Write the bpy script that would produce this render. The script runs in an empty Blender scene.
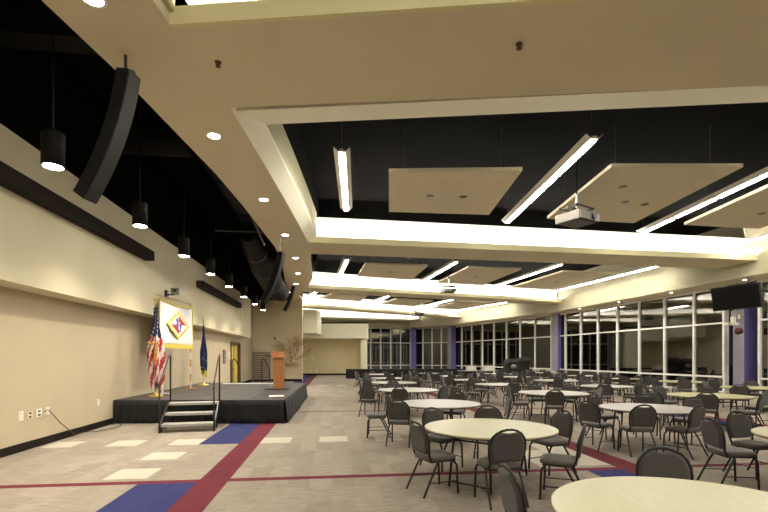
import bpy, math, random
from mathutils import Vector, Matrix
random.seed(7)
C = bpy.context.scene.collection
PI = math.pi
A0 = math.atan2(.1148, .9934)          # the room's long axis against the view axis
N = (.9934, .1148); L = (-.1148, .9934)

def RW(t, s):                           # room coordinates (across, along) -> world
    return (t*N[0]+s*L[0], t*N[1]+s*L[1])

# ------------------------------------------------------------------ materials
def mat(name, col, rough=.6, metal=0, var=.0, scale=8, emit=None, es=0, bump=0, spec=.5, stretch=None, sheen=0):
    m = bpy.data.materials.new(name); m.use_nodes = True
    nt = m.node_tree; b = nt.nodes['Principled BSDF']
    b.inputs['Base Color'].default_value = (*col, 1)
    b.inputs['Roughness'].default_value = rough
    b.inputs['Metallic'].default_value = metal
    b.inputs['Specular IOR Level'].default_value = spec
    if sheen: b.inputs['Sheen Weight'].default_value = sheen
    tc = nt.nodes.new('ShaderNodeTexCoord'); mp = nt.nodes.new('ShaderNodeMapping')
    nt.links.new(tc.outputs['Object'], mp.inputs['Vector'])
    if stretch: mp.inputs['Scale'].default_value = stretch
    nz = nt.nodes.new('ShaderNodeTexNoise'); nz.inputs['Scale'].default_value = scale; nz.inputs['Detail'].default_value = 4
    nt.links.new(mp.outputs['Vector'], nz.inputs['Vector'])
    if var:
        mx = nt.nodes.new('ShaderNodeMix'); mx.data_type = 'RGBA'
        mx.inputs[6].default_value = (*[max(0, c*(1-var)) for c in col], 1)
        mx.inputs[7].default_value = (*[min(1, c*(1+var)) for c in col], 1)
        rp = nt.nodes.new('ShaderNodeMapRange'); rp.inputs[1].default_value = .3; rp.inputs[2].default_value = .7
        nt.links.new(nz.outputs['Fac'], rp.inputs[0]); nt.links.new(rp.outputs[0], mx.inputs[0])
        nt.links.new(mx.outputs[2], b.inputs['Base Color'])
    if bump:
        bp = nt.nodes.new('ShaderNodeBump'); bp.inputs['Strength'].default_value = bump; bp.inputs['Distance'].default_value = .01
        nt.links.new(nz.outputs['Fac'], bp.inputs['Height']); nt.links.new(bp.outputs['Normal'], b.inputs['Normal'])
    if emit:
        b.inputs['Emission Color'].default_value = (*emit, 1); b.inputs['Emission Strength'].default_value = es
    return m

WARM = (1, .92, .78)
M = {}
M['wall'] = mat('wall_paint', (.50, .42, .285), .85, var=.03, scale=1.5)
M['wallup'] = mat('upper_wall_paint', (.64, .58, .40), .85, var=.03, scale=1.5)
M['endwall'] = mat('brightened_end_wall', (.76, .66, .45), .85, var=.04, scale=1.2)  # colour lightened in place of light missing at the far end
M['partwall'] = mat('brightened_partition', (.74, .64, .39), .85, var=.04, scale=1.2)  # partition colour raised too, standing in for more light there
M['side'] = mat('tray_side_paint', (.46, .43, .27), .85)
M['wallright'] = mat('window_wall_paint', (.40, .36, .235), .85, var=.03, scale=1.5)  # upper wall paint darkened to offset the strong pendant light
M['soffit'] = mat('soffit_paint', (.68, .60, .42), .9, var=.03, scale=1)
M['cream'] = mat('cream_paint', (.84, .80, .62), .85, var=.02, scale=1)
M['bulk'] = mat('bulkhead_paint', (.90, .88, .80), .85)
M['lip'] = mat('cove_lip_paint', (.72, .66, .38), .85, var=.02, scale=1)
M['black'] = mat('black_paint', (.0045, .004, .0035), .95, var=.3, scale=.6, spec=.03)
M['duct'] = mat('black_duct', (.007, .0065, .006), .6, var=.25, scale=1, spec=.12)
M['pipe'] = mat('dark_grey_pipe', (.06, .055, .05), .5)
M['base'] = mat('dark_baseboard', (.014, .009, .007), .8, spec=.15)
M['blackcloth'] = mat('black_cloth', (.010, .009, .010), .9, var=.3, scale=20, sheen=.1)
M['fabric'] = mat('charcoal_fabric', (.058, .052, .044), .9, var=.18, scale=220, sheen=.25)
M['seatfab'] = mat('lit_charcoal_fabric', (.095, .085, .075), .85, var=.18, scale=220, sheen=.25)  # same charcoal fabric, lightened for the light falling on seats
M['frame'] = mat('black_powder_coat', (.008, .007, .006), .4, metal=.0)
M['maple'] = mat('yellow_laminate', (.49, .455, .235), .35, var=.05, scale=3, stretch=(1, 6, 1))
M['grey_top'] = mat('grey_laminate', (.41, .39, .35), .35, var=.04, scale=60)
M['edge'] = mat('dark_table_edge', (.07, .055, .045), .5)
M['alu'] = mat('aluminium', (.80, .78, .72), .5, metal=0, var=.05, scale=5)
M['white'] = mat('white_plastic', (.80, .77, .68), .5, var=.02)
M['fixture'] = mat('fixture_metal', (.72, .68, .60), .5, metal=0)
M['purple'] = mat('violet_paint', (.15, .13, .36), .8, var=.05, scale=2)
M['greypurple'] = mat('grey_violet_paint', (.27, .25, .30), .8, var=.05, scale=2)
M['panel'] = mat('tan_acoustic_panel', (.72, .64, .46), .95, var=.04, scale=3)
M['paneledge'] = mat('cream_panel_edge', (.72, .65, .46), .9)
M['stage'] = mat('stage_deck', (.040, .036, .037), .45, var=.3, scale=3)
M['tread'] = mat('grey_tread', (.36, .34, .32), .7, var=.12, scale=30)
M['wood'] = mat('oak_wood', (.42, .17, .055), .4, var=.25, scale=6, stretch=(6, 6, .6))
M['woodtop'] = mat('lectern_top_wood', (.50, .20, .09), .4, var=.15, scale=6)
M['gold'] = mat('gold', (.75, .52, .14), .35, metal=.8)
M['goldtrim'] = mat('gold_fringe', (.72, .58, .08), .7, var=.2, scale=60)
M['bannerwhite'] = mat('white_satin', (.78, .76, .74), .6, var=.04, scale=6)
M['red'] = mat('red_cloth', (.45, .03, .03), .8, var=.1, scale=10)
M['flagwhite'] = mat('white_cloth', (.75, .70, .66), .8)
M['navy'] = mat('navy_cloth', (.012, .016, .085), .75, var=.3, scale=10)
M['blue'] = mat('royal_blue_cloth', (.07, .09, .45), .8)
M['green'] = mat('green_thread', (.10, .30, .08), .8)
M['orangetrim'] = mat('orange_tassel', (.62, .30, .06), .7, var=.3, scale=30)  # plain orange of the flag cord and banner pole bands
M['bell'] = mat('red_enamel', (.10, .012, .012), .4)
M['screen'] = mat('tv_screen', (.006, .005, .005), .35, spec=.15)
M['bezel'] = mat('tv_bezel', (.02, .02, .02), .4)
M['brown'] = mat('brown_door_frame', (.09, .045, .025), .5, var=.2, scale=8)
M['yellow'] = mat('yellow_room_glow', (.72, .55, .10), .5, var=.05, scale=3)
M['twig'] = mat('golden_twig', (.30, .19, .08), .8, var=.3, scale=20)
M['leaf'] = mat('pale_dried_leaf', (.55, .42, .22), .8, var=.2, scale=20)
M['slat'] = mat('grey_slats', (.34, .30, .24), .7)
M['darkgrey'] = mat('dark_grey', (.07, .065, .06), .5, var=.1)
M['midgrey'] = mat('mid_grey', (.25, .24, .22), .5, var=.1, scale=12)
M['paper'] = mat('paper', (.85, .82, .76), .7)
M['projwhite'] = mat('projector_shell', (.22, .20, .17), .45, var=.1, scale=10)
M['lens'] = mat('light_lens', (.9, .9, .85), .5, emit=(1, .95, .86), es=52)
M['cove'] = mat('cove_tube', (.9, .9, .85), .5, emit=(1, .96, .90), es=62)
M['spotglow'] = mat('downlight_lamp', (.9, .9, .85), .5, emit=(1, .90, .74), es=30)
M['mesh_grey'] = mat('speaker_grille', (.014, .014, .012), .55, var=.1, scale=200)
M['ground'] = mat('dark_asphalt', (.03, .028, .025), .9)
M['plaque'] = mat('plaque_grey', (.16, .13, .11), .4)

def glass():
    m = bpy.data.materials.new('window_glass'); m.use_nodes = True
    nt = m.node_tree; nt.nodes.clear()
    o = nt.nodes.new('ShaderNodeOutputMaterial'); mx = nt.nodes.new('ShaderNodeMixShader')
    tr = nt.nodes.new('ShaderNodeBsdfTransparent'); tr.inputs[0].default_value = (.45, .45, .43, 1)
    gl = nt.nodes.new('ShaderNodeBsdfGlossy'); gl.inputs['Roughness'].default_value = .02
    gl.inputs['Color'].default_value = (.9, .88, .85, 1)
    fr = nt.nodes.new('ShaderNodeFresnel'); fr.inputs[0].default_value = 2.4
    nt.links.new(fr.outputs[0], mx.inputs[0]); nt.links.new(tr.outputs[0], mx.inputs[1]); nt.links.new(gl.outputs[0], mx.inputs[2])
    nt.links.new(mx.outputs[0], o.inputs[0]); return m
M['glass'] = glass()

def carpet(name, a, b, scale=5):
    """carpet tile: fine fleck, soft streaks and a tile-to-tile shift of tone"""
    m = bpy.data.materials.new(name); m.use_nodes = True
    nt = m.node_tree; p = nt.nodes['Principled BSDF']; p.inputs['Roughness'].default_value = .95
    p.inputs['Specular IOR Level'].default_value = .2
    tc = nt.nodes.new('ShaderNodeTexCoord')
    def noise(sc, stretch=(1, 1, 1)):
        mp = nt.nodes.new('ShaderNodeMapping'); mp.inputs['Scale'].default_value = stretch
        n = nt.nodes.new('ShaderNodeTexNoise'); n.inputs['Scale'].default_value = sc; n.inputs['Detail'].default_value = 5
        nt.links.new(tc.outputs['Object'], mp.inputs[0]); nt.links.new(mp.outputs[0], n.inputs['Vector']); return n.outputs['Fac']
    ck = nt.nodes.new('ShaderNodeTexWhiteNoise'); ck.noise_dimensions = '2D'
    sn = nt.nodes.new('ShaderNodeVectorMath'); sn.operation = 'SNAP'; sn.inputs[1].default_value = (.3, .6, 1)
    nt.links.new(tc.outputs['Object'], sn.inputs[0]); nt.links.new(sn.outputs[0], ck.inputs['Vector'])
    def madd(x, k, y=None):
        n = nt.nodes.new('ShaderNodeMath'); n.operation = 'MULTIPLY_ADD'; nt.links.new(x, n.inputs[0]); n.inputs[1].default_value = k
        if y is None: n.inputs[2].default_value = 0
        else: nt.links.new(y, n.inputs[2])
        return n.outputs[0]
    s = madd(noise(160), .25, madd(noise(scale, (1, 3.5, 1)), .45, madd(ck.outputs['Value'], .12)))
    r = nt.nodes.new('ShaderNodeMapRange'); r.inputs[1].default_value = .25; r.inputs[2].default_value = .60; nt.links.new(s, r.inputs[0])
    mx = nt.nodes.new('ShaderNodeMix'); mx.data_type = 'RGBA'; mx.inputs[6].default_value = (*a, 1); mx.inputs[7].default_value = (*b, 1)
    nt.links.new(r.outputs[0], mx.inputs[0]); nt.links.new(mx.outputs[2], p.inputs['Base Color']); return m
M['carpet'] = carpet('taupe_carpet_tile', (.225, .19, .150), (.40, .345, .275))
M['ctile'] = carpet('cream_carpet_tile', (.47, .43, .34), (.56, .51, .41))
M['cred'] = carpet('maroon_carpet', (.115, .018, .028), (.18, .032, .045))
M['cblue'] = carpet('blue_carpet', (.024, .028, .10), (.042, .048, .16))

# ------------------------------------------------------------------ mesh builder
class MB:
    def __init__(s): s.v = []; s.f = []; s.mi = []; s.sm = []
    def add(s, vs, fs, mi=0, smooth=False, mtx=None):
        o = len(s.v)
        for v in vs:
            v = Vector(v)
            if mtx is not None: v = mtx @ v
            s.v.append(tuple(v))
        for f in fs:
            s.f.append([i+o for i in f]); s.mi.append(mi); s.sm.append(smooth)
        return s
    def box(s, x0, x1, y0, y1, z0, z1, mi=0, mtx=None):
        vs = [(x, y, z) for z in (z0, z1) for y in (y0, y1) for x in (x0, x1)]
        return s.add(vs, [(0, 2, 3, 1), (4, 5, 7, 6), (0, 1, 5, 4), (2, 6, 7, 3), (0, 4, 6, 2), (1, 3, 7, 5)], mi, False, mtx)
    def prism(s, poly, z0, z1, mi=0, mside=None):
        a = sum(poly[i][0]*poly[(i+1) % len(poly)][1]-poly[(i+1) % len(poly)][0]*poly[i][1] for i in range(len(poly)))
        if a < 0: poly = poly[::-1]
        n = len(poly); o = [(p[0], p[1], z0) for p in poly]+[(p[0], p[1], z1) for p in poly]
        s.add(o, [list(range(n))[::-1], list(range(n, 2*n))], mi)
        return s.add(o, [(i, (i+1) % n, n+(i+1) % n, n+i) for i in range(n)], mi if mside is None else mside)
    def tube(s, pts, r, seg=8, mi=0, cap=True, mtx=None):
        pts = [Vector(p) for p in pts]; n = len(pts); rs = r if isinstance(r, (list, tuple)) else [r]*n
        vs = []; up = None
        for i, p in enumerate(pts):
            d = (pts[min(i+1, n-1)]-pts[max(i-1, 0)]).normalized()
            if up is None: up = Vector((0, 0, 1)) if abs(d.z) < .9 else Vector((1, 0, 0))
            a = d.cross(up).normalized(); b = a.cross(d).normalized(); up = b
            for k in range(seg):
                t = 2*PI*k/seg; vs.append(p+(a*math.cos(t)+b*math.sin(t))*rs[i])
        fs = [(i*seg+k, i*seg+(k+1) % seg, (i+1)*seg+(k+1) % seg, (i+1)*seg+k) for i in range(n-1) for k in range(seg)]
        s.add(vs, fs, mi, True, mtx)
        if cap: s.add([vs[k] for k in range(seg)]+[vs[(n-1)*seg+k] for k in range(seg)], [list(range(seg)), list(range(seg, 2*seg))[::-1]], mi, False, mtx)
        return s
    def lathe(s, prof, seg=24, mi=0, smooth=True, c=(0, 0, 0), mtx=None):
        n = len(prof); vs = []
        for r, z in prof:
            for k in range(seg):
                t = 2*PI*k/seg; vs.append((c[0]+r*math.cos(t), c[1]+r*math.sin(t), c[2]+z))
        fs = [(i*seg+k, i*seg+(k+1) % seg, (i+1)*seg+(k+1) % seg, (i+1)*seg+k) for i in range(n-1) for k in range(seg)]
        s.add(vs, fs, mi, smooth, mtx)
        s.add(vs[:seg]+vs[-seg:], [list(range(seg))[::-1], list(range(seg, 2*seg))], mi, False, mtx)
        return s
    def loops(s, loops, mi=0, smooth=True, mtx=None):       # closed loops of equal length, capped
        n = len(loops[0]); vs = [v for l in loops for v in l]
        fs = [(i*n+k, i*n+(k+1) % n, (i+1)*n+(k+1) % n, (i+1)*n+k) for i in range(len(loops)-1) for k in range(n)]
        s.add(vs, fs, mi, smooth, mtx)
        s.add(list(loops[0])+list(loops[-1]), [list(range(n))[::-1], list(range(n, 2*n))], mi, smooth, mtx)
        return s
    def obj(s, name, mats, parent=None, loc=(0, 0, 0), rz=0):
        me = bpy.data.meshes.new(name); me.from_pydata(s.v, [], s.f); me.validate(); me.update()
        for m in (mats if isinstance(mats, (list, tuple)) else [mats]): me.materials.append(m)
        if len(me.polygons) == len(s.f):
            me.polygons.foreach_set('material_index', s.mi); me.polygons.foreach_set('use_smooth', s.sm)
        o = bpy.data.objects.new(name, me); C.objects.link(o); o.location = loc; o.rotation_euler.z = rz
        if parent: o.parent = parent
        return o

def thing(name, label, cat, loc=(0, 0, 0), rz=0, group=None):
    o = bpy.data.objects.new(name, None); C.objects.link(o); o.location = loc; o.rotation_euler.z = rz
    o.empty_display_size = .1
    return tag(o, label, cat, group)
def tag(o, label, cat, group=None):
    o['label'] = label; o['category'] = cat
    if group: o['group'] = group
    return o
def struct(o): o['kind'] = 'structure'; return o
def dup(root, loc, rz, label, group=None):
    r = root.copy(); C.objects.link(r); r.location = loc; r.rotation_euler = (0, 0, rz); r['label'] = label
    if group: r['group'] = group
    for ch in list(root.children):
        c = ch.copy(); C.objects.link(c); c.parent = r
        for g in list(ch.children):
            d = g.copy(); C.objects.link(d); d.parent = c
    return r
def lamp(kind, loc, power, parent=None, size=.1, angle=100, blend=.6, col=WARM, rot=(0, 0, 0)):
    l = bpy.data.lights.new('lamp', kind); l.energy = power; l.color = col
    if kind == 'SPOT': l.spot_size = math.radians(angle); l.spot_blend = blend; l.shadow_soft_size = size
    if kind == 'AREA': l.size = size
    o = bpy.data.objects.new('lamp_bulb', l); C.objects.link(o); o.location = loc; o.rotation_euler = rot
    if parent: o.parent = parent
    return o

# ------------------------------------------------------------------ floor
def build_floor():
    # t = across (from below the camera), s = along the room
    T = {-5.62, -5.5, -4.96, -4.36, -3.77, -3.20, -2.61, -1.84, -1.43, -.84, -.26, .32, .90, 1.48, 2.08, 2.66, 3.25, 3.84, 4.42, 4.85, 9.7, 10.5, 10.92, 22}
    S = {-5, 6.42, 6.58, 6.72, 7.32, 7.93, 8.52, 9.20, 9.82, 14.25, 14.40, 25.6, 26.2, 26.9, 27.5, 36, 58}
    tt = sorted(T | {-11+0*i for i in range(1)}); ss = sorted(S)
    vs = [(t, s, 0) for s in ss for t in tt]; nt_ = len(tt)
    mb = MB(); fs = []; mi = []
    white = {(-3.20, 6.72), (-3.20, 7.93), (-3.20, 9.20), (-4.36, 9.20), (-5.5, 9.20), (-1.43, 9.20), (-.26, 9.20), (.90, 9.20), (2.08, 9.20), (3.25, 9.20),
             (-.84, 26.9), (.32, 26.9), (3.84, 7.93), (3.84, 6.72), (3.84, 7.32), (3.25, 7.32), (3.25, 6.72)}
    for j in range(len(ss)-1):
        for i in range(nt_-1):
            t, s = tt[i], ss[j]
            k = 0
            if (t, s) in white : k = 1
            if t in (-1.84, 4.42, 10.5) : k = 2
            elif s in (6.42, 14.25): k = 2
            elif t == -2.61 and (s < 6.3 or 9.1 < s < 14 or s > 26): k = 3
            elif t in (3.84,) and s < 6.3: k = 3
            elif t in (9.7,) and (s < 6.3 or 9.1 < s < 14.1): k = 3
            fs.append((j*nt_+i, j*nt_+i+1, (j+1)*nt_+i+1, (j+1)*nt_+i)); mi.append(k)
    mb.v = vs; mb.f = fs; mb.mi = mi; mb.sm = [False]*len(fs)
    # slab underneath
    mb.box(-11, 24, -5, 58, -.2, -.005, 0)
    o = mb.obj('floor', [M['carpet'], M['ctile'], M['cred'], M['cblue']], rz=A0)
    struct(o)
    g = MB().box(-60, 90, -60, 140, -1.0, -.6).obj('ground_outside', M['ground']); struct(g)
build_floor()

# ------------------------------------------------------------------ left wall (room frame)
WL = -5.618
s0, s1 = -5, 32.8
mb = MB(); mb.box(WL-.2, WL, s0, 25.95, 0, 7.6); mb.box(WL-.2, WL, 28.1, s1, 0, 7.6); mb.box(WL-.2, WL, 25.95, 28.1, 2.45, 7.6)
struct(mb.obj('wall_left', M['wall'], rz=A0))
struct(MB().box(WL, WL+.5, s0, 29.3, 2.93, 5.35).obj('wall_left_upper', M['wallup'], rz=A0))
struct(MB().box(WL, WL+.46, s0, 33, 5.36, 7.6).obj('wall_left_top', M['black'], rz=A0))
mb = MB(); mb.box(WL, WL+.018, s0, 25.85, 0, .15); mb.box(WL, WL+.018, 28.2, 32.6, 0, .15)
struct(mb.obj('baseboard_left', M['base'], rz=A0))

# ------------------------------------------------------------------ far walls
struct(MB().box(-9.9, -5.8, 32.0, 32.2, 0, 5.75).obj('wall_stage_end', M['endwall'])); struct(MB().box(-9.9, -5.8, 32.0, 32.2, 5.751, 7.6).obj('wall_stage_end_top', M['black']))
struct(MB().box(-8.6, -8.4, 32.2, 52.5, 0, 7.6).obj('wall_far_return', M['cream']))
struct(MB().box(-9.4, -5.82, 31.97, 32.0, 0, .15).obj('baseboard_stage_end', M['base']))
mb = MB(); mb.box(-8.4, -1.6, 43.0, 43.2, 0, 4.8)
struct(mb.obj('wall_partition', M['partwall']))
mb = MB(); mb.box(-8.4, -1.5, 41.2, 43.0, 3.42, 4.78); mb.box(-2.15, -1.6, 41.6, 43.0, 0, 3.42)
mb.box(-6.9, -5.75, 38.2, 41.2, 3.75, 5.75)
struct(mb.obj('wall_partition_header', M['cream']))
struct(MB().box(-8.4, -1.5, 41.2, 43.0, 4.78, 4.92).obj('header_shadow_gap', M['base']))  # dark strip standing for the shadow gap on top of the header
struct(MB().box(-8.38, -2.16, 42.96, 43.0, 0, .15).obj('baseboard_partition', M['base']))

# ------------------------------------------------------------------ window wall
PW = [(-7.6, 50.5), (3.6, 53.8), (7.9, 50.7), (13.85, 36.3), (19.9, 4.0), (21.2, -5)]
def facade(idx, P, Q, step, z1=5.15, phase=0, gap=None):
    d = Vector((Q[0]-P[0], Q[1]-P[1], 0)); Ln = d.length; ang = math.atan2(d.y, d.x)
    root = bpy.data.objects.new('window_%d' % idx, None); C.objects.link(root); root.location = (P[0], P[1], 0); root.rotation_euler.z = ang
    struct(root)
    n = int(Ln/step)+1; xs = [phase+i*step for i in range(n) if 0 <= phase+i*step <= Ln and not (gap and gap[0]-.1 < phase+i*step < gap[1]+.1)]
    spans = [(0, gap[0]), (gap[1], Ln)] if gap else [(0, Ln)]
    if gap: xs += [gap[0]-.06, gap[1]+.06]
    mb = MB()
    for x in xs: mb.box(x-.055, x+.055, -.17, .10, 0, z1)
    o = mb.obj('mullions', M['alu'], root)
    mb = MB()
    for z, h in ((.03, .08), (.75, .09), (3.38, .08), (z1-.06, .12)): [mb.box(a_, b_, -.18, .09, z-h/2 if z > .1 else 0, z+h/2) for a_, b_ in spans]
    mb.obj('transoms', M['alu'], root)
    mb = MB(); [mb.box(a_, b_, -.012, .0, 0, z1) for a_, b_ in spans]; mb.obj('pane', M['glass'], root)
    return root
for i in range(len(PW)-1):
    P, Q = PW[i], PW[i+1]
    facade(i+1, Q, P, 1.93 if i > 1 else 1.22, phase=[.5, .38, .42, .55, 0][i], gap=(16.5, 18.1) if i == 3 else None)
# upper wall, set 2 m into the room, and the ledge soffit between
PU = [(-7.4, 48.4), (2.9, 51.6), (6.28, 49.4), (13.05, 33.9), (18.1, 3.6), (19.3, -5)]
mb = MB()
for i in range(len(PU)-1):
    a, b = PU[i], PU[i+1]; c, d = PW[i], PW[i+1]
    k = .06
    def mixp(p, q, f): return (p[0]*(1-f)+q[0]*f, p[1]*(1-f)+q[1]*f)
    mb.prism([a, b, mixp(b, d, k), mixp(a, c, k)], 5.15, 7.6, 0)
struct(mb.obj('wall_right_upper', M['wallright']))
mb = MB()
for i in range(len(PU)-1):
    mb.prism([mixp(PU[i], PW[i], .061), mixp(PU[i+1], PW[i+1], .061), PW[i+1], PW[i]], 5.16, 5.3, 0)
struct(mb.obj('ceiling_ledge', M['soffit']))
struct(MB().box(-12, 24, -5.2, -5.0, 0, 7.6).obj('wall_back', M['wallup']))

# violet columns
def column(x, y, w, rz, label, dp=None):
    dp = dp or w
    r = bpy.data.objects.new('wall_column', None); C.objects.link(r); r.location = (x, y, 0); r.rotation_euler.z = rz; struct(r)
    MB().box(-w/2, w/2, -dp/2, dp/2, 0, 5.15).obj('column_shaft', M['purple'], r)
    MB().box(-w/2-.008, -w/2, -dp/2, dp/2, 0, 5.14).obj('column_facing', M['greypurple'], r)
    return r
column(17.14, 21.38, .70, math.radians(10.6), '', .55)
column(13.98, 36.0, .8, math.radians(18), '')
column(7.55, 50.2, .65, math.radians(30), '')
column(3.5, 53.2, .6, 0, '')

# ------------------------------------------------------------------ ceiling
struct(MB().box(-12, 24, -5.2, 58, 7.6, 7.8).obj('ceiling', M['black']))
E = [(-2.75, -5), (-2.65, 3), (-2.60, 5.47), (-2.49, 7.28), (-2.50, 9.3), (-2.53, 11.26), (-2.58, 13.5), (-2.66, 15.8), (-2.85, 17.6), (-3.10, 19.1), (-3.65, 23), (-4.45, 26.2), (-5.0, 27.9), (-5.6, 29.7), (-5.8, 31.98)]
Fl = [(-4.3, -5), (-4.05, 3), (-3.87, 5.08), (-3.77, 6.36), (-3.74, 7.99), (-3.70, 9.93), (-3.76, 12), (-3.87, 14.06), (-4.0, 16.5), (-4.5, 20), (-5.26, 23.9), (-5.9, 27.9), (-6.5, 31.98)]
struct(MB().prism(E+Fl[::-1], 5.75, 5.9).obj('ceiling_soffit', M['soffit']))
# curved tray ledge + wall along the soffit's right edge
def off(pl, d):
    r = []
    for i, p in enumerate(pl):
        a = pl[max(0, i-1)]; b = pl[min(len(pl)-1, i+1)]
        v = Vector((b[0]-a[0], b[1]-a[1])).normalized(); r.append((p[0]+v.y*d, p[1]-v.x*d))
    return r
led = off(E, .30)
mb = MB()
for i in range(3, 7):
    mb.add([(*E[i], 5.755), (*E[i+1], 5.755), (*led[i+1], 6.0), (*led[i], 6.0), (*E[i], 5.80), (*E[i+1], 5.80), (*led[i+1], 6.05), (*led[i], 6.05)],
           [(0, 3, 2, 1), (4, 5, 6, 7), (0, 1, 5, 4), (1, 2, 6, 5), (2, 3, 7, 6), (3, 0, 4, 7)])
struct(mb.obj('ceiling_tray_ledge', M['cream']))
led2 = off(E, .29); led3 = off(E, .19)
mb = MB(); mk = MB()
for i in range(len(E)-1):
    if i < 7: mb.prism([led3[i], led3[i+1], led2[i+1], led2[i]], 6.051, 6.8)
    else: mk.prism([E[i], E[i+1], (E[i+1][0]-.06, E[i+1][1]), (E[i][0]-.06, E[i][1])], 5.901, 6.8)
    if i < 2: mb.prism([E[i], E[i+1], (E[i+1][0]+.06, E[i+1][1]), (E[i][0]+.06, E[i][1])], 5.901, 6.8)
    mk.prism([led3[i], led3[i+1], led2[i+1], led2[i]], 6.8, 7.6)
struct(mb.obj('ceiling_tray_side', M['side'])); struct(mk.obj('ceiling_light_stop', M['black']))  # black upper wall added to stop bay light leaking to the left

def lerp2(a, b, f): return (a[0]+(b[0]-a[0])*f, a[1]+(b[1]-a[1])*f)
def beam(fl, fr, bl, br, idx, es=1.0, ledge=None):
    """fl..fr front edge, bl..br back edge, plan points"""
    a = Vector(fl); b = Vector(fr); d = (b-a).normalized(); n = Vector((-d.y, d.x))
    def strip(o0, o1, z0, z1, mb, ext=0):
        p = [a+n*o0-d*ext, b+n*o0+d*ext, b+n*o1+d*ext, a+n*o1-d*ext]
        mb.prism([tuple(q) for q in p], z0, z1)
    w = ((Vector(bl)-a).dot(n)+(Vector(br)-b).dot(n))/2
    mb = MB(); mb.prism([fl, fr, br, bl], 5.752, 5.86); struct(mb.obj('ceiling_beam', M['soffit']))
    mb = MB(); strip(-.015, .05, 5.75, 5.97, mb); struct(mb.obj('trim_cove_lip', M['lip']))
    mb = MB(); strip(.55, .70, 5.861, 6.82, mb); struct(mb.obj('ceiling_bulkhead', M['bulk']))
    mb = MB(); strip(.70, w-.02, 5.861, 6.80, mb); struct(mb.obj('ceiling_beam_box', M['black']))
    mb = MB(); Ln = (b-a).length; k = max(2, int(Ln/1.25))
    root = thing('cove_light', ['cove tube light hidden behind the lip of the nearest, cut-off ceiling beam', 'cove tube light in the trough of the second ceiling beam',
                 'cove tube light in the trough of the third ceiling beam', 'cove tube light in the trough of the fourth ceiling beam', 'cove tube light of the last beam at the far windows'][idx],
                 'light', (a.x, a.y, 5.865), math.atan2(d.y, d.x), 'cove lights in the ceiling beams')
    MB().box(.1, Ln-.1, .20, .36, 0, .03).obj('tray', M['fixture'], root)
    mb.box(.12, Ln-.12, .24, .31, .03, .06); mb.obj('tube', M['cove'], root)
    if ledge:
        mb = MB(); q = [a+n*(w-.005), b+n*(w-.005), b+n*(w+ledge), a+n*(w+ledge)]
        zz = [5.765, 5.765, 6.04, 6.04]
        mb.add([(p_.x, p_.y, z_) for p_, z_ in zip(q, zz)]+[(p_.x, p_.y, z_+.05) for p_, z_ in zip(q, zz)], [(0, 3, 2, 1), (4, 5, 6, 7), (0, 1, 5, 4), (1, 2, 6, 5), (2, 3, 7, 6), (3, 0, 4, 7)])
        struct(mb.obj('ceiling_back_ledge', M['cream']))
        mb = MB(); strip(w+ledge-.06, w+ledge, 6.095, 6.8, mb); struct(mb.obj('ceiling_back_upstand', M['cream']))
beam((-2.60, 5.47), (17.6, 3.75), (-2.49, 7.28), (17.3, 5.85), 0, ledge=.98)
beam((-2.66, 15.8), (15.65, 18.76), (-2.85, 17.6), (15.3, 20.6), 1)
beam((-4.45, 26.2), (13.15, 33.15), (-5.0, 27.9), (12.9, 34.85), 2)
beam((-8.3, 34.1), (7.8, 45.6), (-8.3, 36.0), (7.1, 47.2), 3)
beam((-8.3, 46.4), (4.1, 50.1), (-8.3, 48.3), (3.2, 51.3), 4)

# ------------------------------------------------------------------ ceiling panels
def cpanel(q, label, dots=()):
    cx = sum(p[0] for p in q)/4; cy = sum(p[1] for p in q)/4
    r = thing('ceiling_panel', label, 'ceiling panel', (cx, cy, 6.3), 0, 'suspended acoustic panels in the black bays')
    l = [(p[0]-cx, p[1]-cy) for p in q]
    MB().prism(l, 0, .09, 0, 1).obj('board', [M['panel'], M['paneledge']], r)
    mb = MB()
    for p in l: mb.tube([(p[0]*.75, p[1]*.75, .09), (p[0]*.75, p[1]*.75, 1.3)], .008, 5)
    mb.obj('hanger', M['pipe'], r)
    for dx, dy in dots:
        MB().lathe([(.0, -.012), (.10, -.012), (.12, 0), (.12, .01)], 16, c=(dx, dy, 0)).obj('grille', M['darkgrey'] if dx > .3 else M['plaque'], r)
P_ = 'tan acoustic panel, '
cpanel([(.12, 11.15), (3.4, 11.05), (3.38, 14.5), (.16, 14.2)], P_+'leftmost in the nearest black ceiling bay', [(-.45, .1), (.5, .15)])
cpanel([(5.48, 10.85), (8.66, 10.85), (8.55, 15.4), (5.4, 14.9)], P_+'largest, behind the nearest projector', [(.1, .3), (-.6, -.9), (.8, .5)])
cpanel([(10.35, 10.9), (13.3, 10.9), (13.4, 16.1), (10.4, 15.6)], P_+'cut off by the right edge of the photo', [(.2, 1)])
cpanel([(-.93, 22.2), (2.2, 22.7), (1.65, 26.7), (-1.5, 25.5)], P_+'leftmost in the second black bay', [(0, 0)])
cpanel([(4.3, 23.1), (7.2, 23.6), (6.3, 28.7), (3.3, 27.7)], P_+'in the middle of the second black bay', [(0, 0)])
cpanel([(9.6, 24.2), (12.5, 24.8), (11.4, 30.6), (8.4, 29.6)], P_+'rightmost in the second black bay', [(0, 0)])
cpanel([(-3.9, 33.0), (-1.2, 33.6), (-2.0, 37.2), (-5.0, 35.2)], P_+'leftmost in the third black bay')
cpanel([(1.0, 35.6), (4.0, 36.8), (2.7, 40.8), (-.2, 38.8)], P_+'in the middle of the third black bay')
cpanel([(6.0, 37.6), (9.2, 38.8), (7.2, 43.6), (4.6, 42.2)], P_+'rightmost in the third black bay')

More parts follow.
